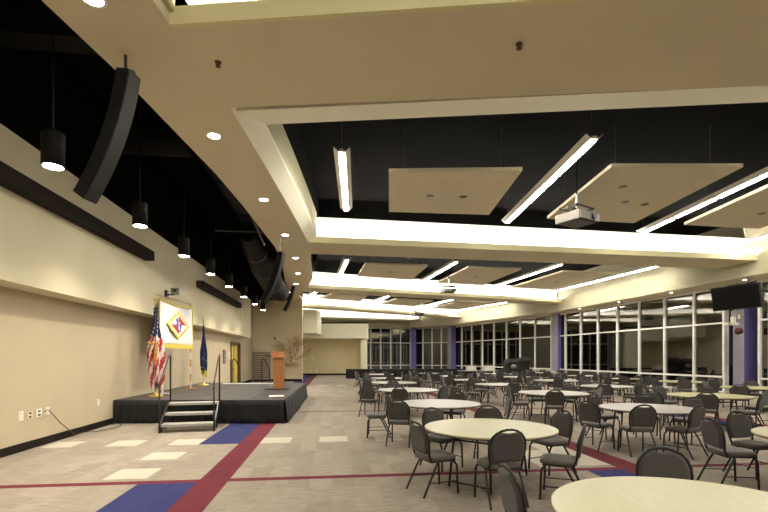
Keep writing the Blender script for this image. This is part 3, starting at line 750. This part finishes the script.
# ------------------------------------------------------------------ tv, bell, ledge downlights
def tv():
    a = Vector(((711.7-384)/450*17.9, 17.9)); b = Vector(((760.5-384)/450*16.3, 16.3)); d = b-a; Ln = d.length
    r = thing('television', 'large black flat television hung from the violet column at right', 'television', (a.x, a.y, 3.98), math.atan2(d.y, d.x))
    tilt = Matrix.Rotation(math.radians(10), 4, 'X')
    cs = MB().box(0, Ln, 0, .07, -.46, .46, mtx=tilt).obj('casing', M['bezel'], r); MB().box(.03, Ln-.03, -.005, 0, -.43, .43, mtx=tilt).obj('screen', M['screen'], cs)
    MB().tube([(Ln/2, .08, 0), (Ln*.55, 1.3, .3), (Ln*.5, 3.1, .4)], .05, 8).obj('mount_arm', M['bezel'], r)
    return r
tv()
def onwall(x, y, Z, off=0): return ((x-384)/450*Z, Z, 1.72+(357-y)/450*Z)
p = onwall(731.5, 324, 20.35)
r = thing('alarm_unit', 'white and dark alarm box on the violet column under the television', 'alarm', p, math.radians(10))
MB().box(-.28, .3, -.1, .12, -.05, .06).box(-.06, .06, -.16, .0, .0, .32).obj('alarm_bracket', M['white'], r)
MB().box(.1, .45, -.12, .12, .12, .6).obj('alarm_case', M['midgrey'], r); MB().box(.2, .32, -.13, -.12, .22, .42).obj('alarm_label', M['white'], r)
p = onwall(739.5, 331, 20.35)
o = MB().lathe([(.0, -.1), (.09, -.09), (.15, -.03), (.17, .04), (.17, .1)], 24, mtx=Matrix.Rotation(PI/2, 4, 'X') @ Matrix.Scale(-1, 4, (0, 0, 1))).obj('fire_alarm_bell', M['bell'], loc=(p[0], p[1], p[2])); tag(o, 'dark red alarm bell on the violet column under the television', 'bell')
proto = None
for i in range(7):
    Z = 8+i*4.0; X = 19.6-.178*Z; lab = 'small ledge downlight over the right windows, ' + ['out of the photo', 'beyond the right edge', 'above the television', 'third above the windows', 'fourth above the windows', 'fifth above the windows', 'sixth, by the violet corner column'][i]
    if proto is None:
        proto = thing('ledge_downlight', lab, 'light', (X, Z, 5.16), 0, 'downlights in the window ledge')
        MB().lathe([(.05, -.002), (.07, -.008), (.08, -.002), (.08, 0)], 18).obj('trim_ring', M['white'], proto); MB().lathe([(0, -.004), (.05, -.004), (.05, -.001)], 18).obj('lamp_disc', M['lens'], proto)
        lamp('SPOT', (0, 0, -.03), 25, proto, .08, 120, .8)
    else: dup(proto, (X, Z, 5.16), 0, lab)

# ceiling projectors
def projector(x, y, z, sc, rz, label):
    r = thing('ceiling_projector', label, 'projector', (x, y, z), rz, 'projectors hung from the black ceiling')
    mb = MB(); mb.box(-.33*sc, .33*sc, -.28*sc, .28*sc, 0, .22*sc); pc = mb.obj('case', M['darkgrey'], r)
    mb = MB(); mb.box(-.36*sc, .36*sc, -.36*sc, -.30*sc, .02*sc, .20*sc); mb.box(-.40*sc, -.34*sc, -.34*sc, .3*sc, .0*sc, .20*sc); mb.obj('side_cover', M['projwhite'], pc)
    mb = MB()
    for ax in (-.28, .28):
        for ay in (-.22, .22): mb.tube([(ax*sc, ay*sc, .2*sc), (ax*sc, ay*sc, .36*sc)], .014*sc, 6)
        mb.tube([(ax*sc, -.26*sc, .34*sc), (ax*sc, .26*sc, .34*sc)], .022*sc, 6)
    for ay in (-.22, 0, .22): mb.tube([(-.36*sc, ay*sc, .36*sc), (.36*sc, ay*sc, .36*sc)], .022*sc, 6)
    mb.obj('cage', M['pipe'], r)
    MB().tube([(.12*sc, -.27*sc, .10*sc), (.12*sc, -.42*sc, .10*sc)], [.08*sc, .07*sc], 16).obj('lens_barrel', M['bezel'], pc)
    MB().tube([(0, 0, .34*sc), (0, 0, .34*sc+.42)], .035, 10).obj('drop_pole', M['white'], r); MB().tube([(0, 0, .34*sc+.42), (0, 0, 7.58-z)], .022, 10).obj('upper_pole', M['duct'], r)
projector(5.35, 12.5, 5.42, 1.15, math.radians(32), 'projector hanging nearest, in the first black bay')
projector(3.6, 25.0, 5.30, .95, .2, 'projector hanging in the second black bay')
projector(2.8, 37.0, 5.10, 1.1, .3, 'projector hanging farthest, in the third black bay')

# ------------------------------------------------------------------ chairs
def rrect(w, h, r, n=4):
    out = []
    for cx, cy, a0 in ((w/2-r, h/2-r, 0), (-w/2+r, h/2-r, 90), (-w/2+r, -h/2+r, 180), (w/2-r, -h/2+r, 270)):
        for i in range(n+1):
            a = math.radians(a0+90*i/n); out.append((cx+r*math.cos(a), cy+r*math.sin(a)))
    return out
def back_outline(s, n=9):
    # oval-topped back in its own plane: x, h above z=.50
    out = []
    w = .205*s; 
    pts = [(-.196, .0), (-.214, .09), (-.222, .17), (-.219, .235), (-.197, .295), (-.155, .345), (-.095, .381), (-.03, .396), (.03, .396), (.095, .381), (.155, .345), (.197, .295), (.219, .235), (.222, .17), (.214, .09), (.196, .0)]
    return [(x*s, .19+(h-.19)*s) for x, h in pts]
def make_chair(label, loc, rz, group):
    r = thing('banquet_chair', label, 'chair', loc, rz, group)
    # faces +y ; seat .46 high
    o = rrect(.45, .43, .10)
    sh = [(.86, .425), (.98, .432), (1, .45), (.99, .468), (.92, .482), (.72, .488)]
    MB().loops([[(x*k, y*k-.0, z) for x, y in o] for k, z in sh]).obj('seat', M['seatfab'], r)
    def bp(x, h, t):      # back plane: leans backwards
        return (x, -.20-.16*h+t*1.0-(.03*(1-(x/.22)**2)), .50+h)
    lo = []
    for k, t in ((.84, -.026), (.97, -.018), (1, 0), (.97, .018), (.84, .026)):
        lo.append([bp(x*.93, min(h*.97+.012, .340+.08*(k-.84)+.012*min(1, abs(x)/.1)), t) for x, h in back_outline(k)])
    MB().loops(lo).obj('backrest', M['fabric'], r)
    fr = [(-.20, -.17, .425), (-.198, -.19, .47)]+[bp(x*1.0, h+.0, 0) for x, h in back_outline(1.0)]+[(.198, -.19, .47), (.20, -.17, .425)]
    MB().tube(fr, .0145, 8).obj('back_frame', M['frame'], r)
    MB().tube([(-.2, .17, .42), (-.205, -.18, .42), (.205, -.18, .42), (.2, .17, .42), (-.2, .17, .42)], .011, 6).obj('seat_frame', M['frame'], r)
    for sx in (-1, 1):
        MB().tube([(sx*.205, .14, .42), (sx*.215, .185, .36), (sx*.22, .20, .0)], .0145, 8).obj('leg', M['frame'], r)
        MB().tube([(sx*.20, -.08, .42), (sx*.215, -.15, .30), (sx*.225, -.30, .0)], .0145, 8).obj('leg', M['frame'], r)
        MB().tube([(sx*.218, .195, .16), (sx*.222, -.22, .17)], .008, 5).obj('side_stretcher', M['frame'], r)
    return r
chair0 = None; placed = []
def put_chair(x, y, fx, fy, label, group):
    global chair0
    rz = math.atan2(fy, fx)-PI/2
    if chair0 is None: chair0 = make_chair(label, (x, y, 0), rz, group)
    else: dup(chair0, (x, y, 0), rz, label, group)
    placed.append((x, y))

table0 = {}
def put_table(x, y, R, kind, label, rz):
    key = (kind, round(R, 2))
    if key not in table0:
        r = thing('round_table', label, 'table', (x, y, 0), rz, 'round banquet tables')
        MB().lathe([(R-.004, .724), (R, .728), (R, .741), (R-.006, .745)], 64).obj('tabletop', M[kind], r)
        MB().lathe([(R-.03, .712), (R-.002, .712), (R-.002, .727), (R-.03, .727)], 64).obj('edge_band', M['edge'], r)
        mb = MB(); mb.box(-R*.72, R*.72, -.30, -.27, .67, .712); mb.box(-R*.72, R*.72, .27, .30, .67, .712); mb.obj('apron', M['frame'], r)
        for sx in (-1, 1):
            for sy in (-1, 1):
                MB().tube([(sx*R*.60, sy*.25, .70), (sx*R*.66, sy*.30, .0)], .016, 8).obj('leg', M['frame'], r)
            MB().tube([(sx*R*.655, -.29, .07), (sx*R*.655, .29, .07)], .012, 6).obj('foot_bar', M['frame'], r)
            MB().tube([(sx*R*.605, -.26, .62), (sx*R*.605, .26, .62)], .012, 6).obj('leg_crossbar', M['frame'], r)
            MB().tube([(sx*R*.61, 0, .62), (sx*R*.3, 0, .70)], .01, 6).obj('folding_brace', M['frame'], r)
        table0[key] = r
    else: dup(table0[key], (x, y, 0), rz, label)

T = [
 ('T0', 2.0, 2.77, .914, 'maple', 'table at the bottom edge', 'yellowish round table, nearest, cut off by the bottom edge of the photo'),
 ('TR', 5.62, 5.45, .914, 'maple', 'yellowish table at the right edge', 'yellowish round table cut off by the right edge of the photo'),
 ('T1', 1.47, 6.27, .90, 'maple', 'nearest whole yellowish table', 'yellowish round table, nearest one standing fully in the photo'),
 ('G1', 5.10, 8.69, .86, 'grey_top', 'nearest grey table at right', 'grey-topped round table, nearest grey one right of centre'),
 ('G2', 1.16, 9.54, .88, 'grey_top', 'grey table behind the nearest whole table', 'grey-topped round table directly behind the nearest whole yellowish table'),
 ('T2', 8.30, 11.5, .914, 'maple', 'yellowish table before the violet column', 'yellowish round table in front of the violet column, nearer one'),
 ('G4', 4.64, 12.36, .914, 'grey_top', 'grey table in mid room centre', 'grey-topped round table in the middle of the room, third row'),
 ('G3', .72, 13.5, .90, 'grey_top', 'third table along the aisle', 'grey-topped round table, third from the front along the aisle'),
 ('T3', 11.9, 14.4, .914, 'maple', 'farther yellowish table by the column', 'yellowish round table beside the violet column, farther one at right edge'),
 ('GF', 7.5, 15.2, .80, 'grey_top', 'grey table in the fourth row right', 'grey-topped round table in the fourth row, right of centre'),
 ('G9', 4.1, 16.2, .80, 'grey_top', 'grey table in the fourth row centre', 'grey-topped round table in the fourth row, centre'),
 ('G5', .38, 17.3, .88, 'grey_top', 'fourth table along the aisle', 'grey-topped round table, fourth from the front along the aisle'),
 ('TV', 11.9, 18.0, .88, 'maple', 'yellowish table before the right windows', 'yellowish round table before the right windows, left of the violet column'),
 ('GH', 7.2, 18.9, .88, 'grey_top', 'grey table in the fifth row right', 'grey-topped round table in the fifth row, right of centre'),
 ('GI', 3.6, 19.4, .76, 'grey_top', 'grey table in the fifth row centre', 'grey-topped round table in the fifth row, centre'),
 ('G6', .15, 21.0, .80, 'grey_top', 'fifth table along the aisle', 'grey-topped round table, fifth from the front along the aisle'),
 ('GJ', 10.9, 20.4, .60, 'maple', 'small yellowish table near the windows', 'small yellowish round table near the right windows'),
 ('GK', 10.5, 23.6, .80, 'grey_top', 'far grey table near the windows', 'grey-topped round table far back near the right windows'),
 ('GL', 6.45, 22.3, .80, 'grey_top', 'grey table in the sixth row', 'grey-topped round table in the sixth row, right of centre'),
 ('GM', 3.3, 23.2, .80, 'grey_top', 'grey table in the sixth row centre', 'grey-topped round table in the sixth row, centre'),
 ('GN', -.34, 25.6, .88, 'grey_top', 'sixth table along the aisle', 'grey-topped round table, sixth and last along the aisle'),
 ('GO', 2.8, 27.2, .80, 'grey_top', 'last row table at left', 'grey-topped round table in the last row, left one'),
 ('GP', 6.7, 26.4, .80, 'grey_top', 'last row table at centre', 'grey-topped round table in the last row, centre one'),
 ('GQ', 10.0, 28.0, .80, 'grey_top', 'last row table at right', 'grey-topped round table in the last row, right one'),
]
EX = {
 'T0': [(1.20, 3.42, 1, .085), (2.46, 3.80, -.2, -1)],
 'TR': [(4.65, 6.03, .98, -.08), (5.38, 6.52, .2, -1)],
 'T1': [(.66, 5.80, .90, .42), (1.37, 5.38, -.18, .98), (2.16, 5.55, -.9, .43), (2.50, 6.80, -.9, -.35), (.93, 7.05, .6, -.8), (1.72, 7.30, -.1, -1)],
 'G1': [(4.02, 8.5, .85, .5), (4.48, 8.0, .05, 1), (5.25, 7.92, -.45, .87), (4.72, 9.62, .45, -.9), (5.62, 9.62, -.4, -.9), (6.12, 9.1, -.9, -.4)],
 'G2': [(.33, 8.86, .25, .95), (-.15, 9.78, -1, .03), (2.33, 9.32, -1, .1), (1.62, 10.4, -.45, -.9)],
 'T2': [(7.62, 10.62, .6, .8), (6.85, 11.0, .95, .2), (8.35, 10.35, -.6, .75), (9.35, 11.25, -1, .1), (7.2, 11.9, 1, -.2), (7.95, 12.62, .3, -1), (8.95, 12.45, -.5, -.85)],
 'G4': [(4.32, 11.42, .3, .95), (3.72, 12.35, 1, 0), (5.58, 12.2, -1, .1), (4.55, 13.38, 0, -1), (5.35, 13.15, -.6, -.8)],
 'G3': [(-.42, 13.15, .3, .95), (.46, 12.52, .15, 1), (1.52, 12.9, -.7, .7), (1.78, 13.7, -1, 0), (.3, 14.5, .2, -1)],
 'T3': [(10.75, 13.6, .6, .8), (11.2, 15.3, .5, -.8), (12.6, 15.4, -.5, -.85), (11.9, 13.3, 0, 1)],
 'GF': [(6.92, 14.28, .2, 1), (7.95, 14.25, -.3, .95), (6.5, 15.5, 1, -.2), (8.5, 15.4, -1, -.1), (7.4, 16.3, 0, -1)],
 'G9': [(3.1, 15.75, 1, .2), (4.3, 15.15, 0, 1), (5.1, 16.3, -1, 0), (3.7, 17.2, .3, -1)],
}
side_names = ['window side', 'far window side', 'far side', 'far stage side', 'stage side', 'near stage side', 'near side', 'near window side']
rnd = random.Random(11)
grp = 'banquet chairs around the round tables'
for key, x, y, R, kind, ref, lab in T:
    put_table(x, y, R, kind, lab, rnd.uniform(0, PI) if key not in ('T1',) else .9)
for key, x, y, R, kind, ref, lab in T:
    used = {}
    if key in EX: lst = EX[key]
    else:
        lst = []; ph = rnd.uniform(0, .7)
        for k in range(8):
            a = ph+k*PI/4+rnd.uniform(-.12, .12); dd = R+rnd.uniform(.10, .30)
            cx, cy = x+dd*math.cos(a), y+dd*math.sin(a)
            if rnd.random() < .12: continue
            if any((cx-p[0])**2+(cy-p[1])**2 < .53 for p in placed): continue
            if any((cx-t[1])**2+(cy-t[2])**2 < (t[3]+.05)**2 for t in T if t[0] != key): continue
            b = a+PI+rnd.uniform(-.3, .3); lst.append((cx, cy, math.cos(b), math.sin(b)))
    for (cx, cy, fx, fy) in lst:
        k = round(math.atan2(cy-y, cx-x)/(PI/4)) % 8
        for dk in (0, 1, -1, 2, -2, 3, -3, 4):
            if (k+dk) % 8 not in used: k = (k+dk) % 8; break
        used[k] = 1
        put_chair(cx, cy, fx, fy, 'charcoal banquet chair, %s of the %s' % (side_names[k], ref), grp)

# ------------------------------------------------------------------ far furniture
def draped(x, y, w, rz, label):
    r = thing('draped_table', label, 'table', (x, y, 0), rz, 'black draped buffet tables in a row')
    MB().box(-w/2, w/2, -.38, .38, .74, .76).obj('tabletop', M['blackcloth'], r)
    vs = []; pts = []
    per = [(-w/2, -.38), (w/2, -.38), (w/2, .38), (-w/2, .38)]
    for e in range(4):
        a = Vector(per[e]); b = Vector(per[(e+1) % 4]); k = int((b-a).length/.08)
        for i in range(k): pts.append(a+(b-a)*i/k)
    n = len(pts); lo = []
    for z, q in ((.762, 0), (.74, .015), (.4, .03), (.02, .05)):
        lo.append([(p.x*(1+q*1.0/w*.5)+.0, p.y*(1+q)+(.018*math.sin(i*1.9) if z < .7 else 0), z) for i, p in enumerate(pts)])
    MB().loops(lo).obj('cloth', M['blackcloth'], r)
for i, l in enumerate(['leftmost, by the aisle', 'second from the left', 'third from the left', 'fourth from the left', 'rightmost']):
    draped(-2.0+i*2.1, 35.9+i*.12, 2.04, .06, 'black draped long table in front of the far windows, '+l)
def desk(x, y, w, rz, label, top='grey_top'):
    r = thing('folding_table', label, 'table', (x, y, 0), rz, 'long folding tables by the windows')
    MB().box(-w/2, w/2, -.38, .38, .72, .75).obj('tabletop', M[top], r)
    for sx in (-1, 1):
        for sy in (-1, 1): MB().tube([(sx*(w/2-.15), sy*.28, .72), (sx*(w/2-.12), sy*.3, 0)], .02, 6).obj('leg', M['frame'], r)
desk(11.0, 31.0, 2.4, -1.2, 'long folding table by the corner column, covered with white things')
desk(6.7, 32.3, 2.8, .1, 'long pale folding table before the far windows')
for i, (x, l) in enumerate([(471, 'white box standing on the far long table, left one'), (488, 'white box standing on the far long table, right one')]):
    Z = 32.2+i*.15; X = (x-384)/450*Z
    r = thing('white_box', l, 'box', (X, Z, .751), .1, 'white boxes by the far windows')
    MB().box(-.32, .32, -.2, .2, 0, .30).obj('box_body', M['white'], r); MB().box(-.34, .34, -.22, .22, .30, .34).obj('lid', M['paper'], r)
for i in range(5):
    o = MB().lathe([(.02, 0), (.10, .02), (.16, .09), (.17, .10)], 16).obj('white_bowl', M['white'], loc=(10.6+.14*i, 31.7-.42*i, .752)); tag(o, 'white bowl on the folding table by the corner column, '+['first', 'second', 'middle', 'fourth', 'last']+' in its line' if 0 else 'white bowl on the folding table by the corner column, '+['farthest', 'second farthest', 'middle', 'second nearest', 'nearest'][i], 'bowl', 'white bowls')
# dark carts with white bundles before the windows
def cart(x, y, h, label, bundle):
    r = thing('utility_cart', label, 'cart', (x, y, 0), .3, 'dark carts by the far windows')
    mb = MB()
    for z in (.12, .5, h-.1): mb.box(-.42, .42, -.28, .28, z, z+.04)
    for sx in (-1, 1):
        for sy in (-1, 1): mb.tube([(sx*.4, sy*.26, .08), (sx*.4, sy*.26, h)], .018, 6)
    mb.box(-.40, .40, -.05, .26, .16, h-.1); mb.obj('cart_frame', M['bezel'], r)
    for sx in (-1, 1):
        for sy in (-1, 1): MB().lathe([(.0, 0), (.04, 0), (.04, .06), (0, .08)], 10, c=(sx*.38, sy*.24, 0)).obj('castor', M['bezel'], r)
    mb = MB()
    for k in range(7): mb.box(-.38+.11*k, -.30+.11*k, -.2, .2, h-.06, h+.10+.05*math.sin(k*2.1)); 
    mb.obj('load', M['darkgrey'], r)
    if bundle:
        mb = MB(); mb.lathe([(.05, -.14), (.16, -.10), (.19, 0), (.14, .10), (.04, .14)], 14, c=(.05, -.22, h-.35)); mb.obj('white_bundle', M['midgrey'], r)
Z = 26.5
cart((511-384)/450*29.5, 29.5, 1.45, 'dark utility cart with a white bundle before the far windows, left', True)
cart((524-384)/450*29.8, 29.8, 1.55, 'dark tall utility cart before the far windows, right', False)

# ------------------------------------------------------------------ world, camera, view
w = bpy.data.worlds.new('night'); bpy.context.scene.world = w; w.use_nodes = True
w.node_tree.nodes['Background'].inputs[0].default_value = (.02, .02, .03, 1); w.node_tree.nodes['Background'].inputs[1].default_value = .3
cam = bpy.data.cameras.new('camera'); co = bpy.data.objects.new('camera', cam); C.objects.link(co)
co.location = (0, 0, 1.72); co.rotation_euler = (PI/2, 0, 0); cam.sensor_width = 36; cam.lens = 450/768*36; cam.shift_y = 101/768
cam.clip_end = 300
sc = bpy.context.scene; sc.camera = co
sc.view_settings.view_transform = 'Standard'; sc.view_settings.look = 'None'; sc.view_settings.gamma = 1; sc.view_settings.use_curve_mapping = False
sc.view_settings.exposure = 1.06
try:
    sc.cycles.use_denoising = True; sc.cycles.max_bounces = 6; sc.cycles.diffuse_bounces = 4; sc.cycles.use_light_tree = True; sc.cycles.sample_clamp_indirect = 6
except Exception as e: print(e)
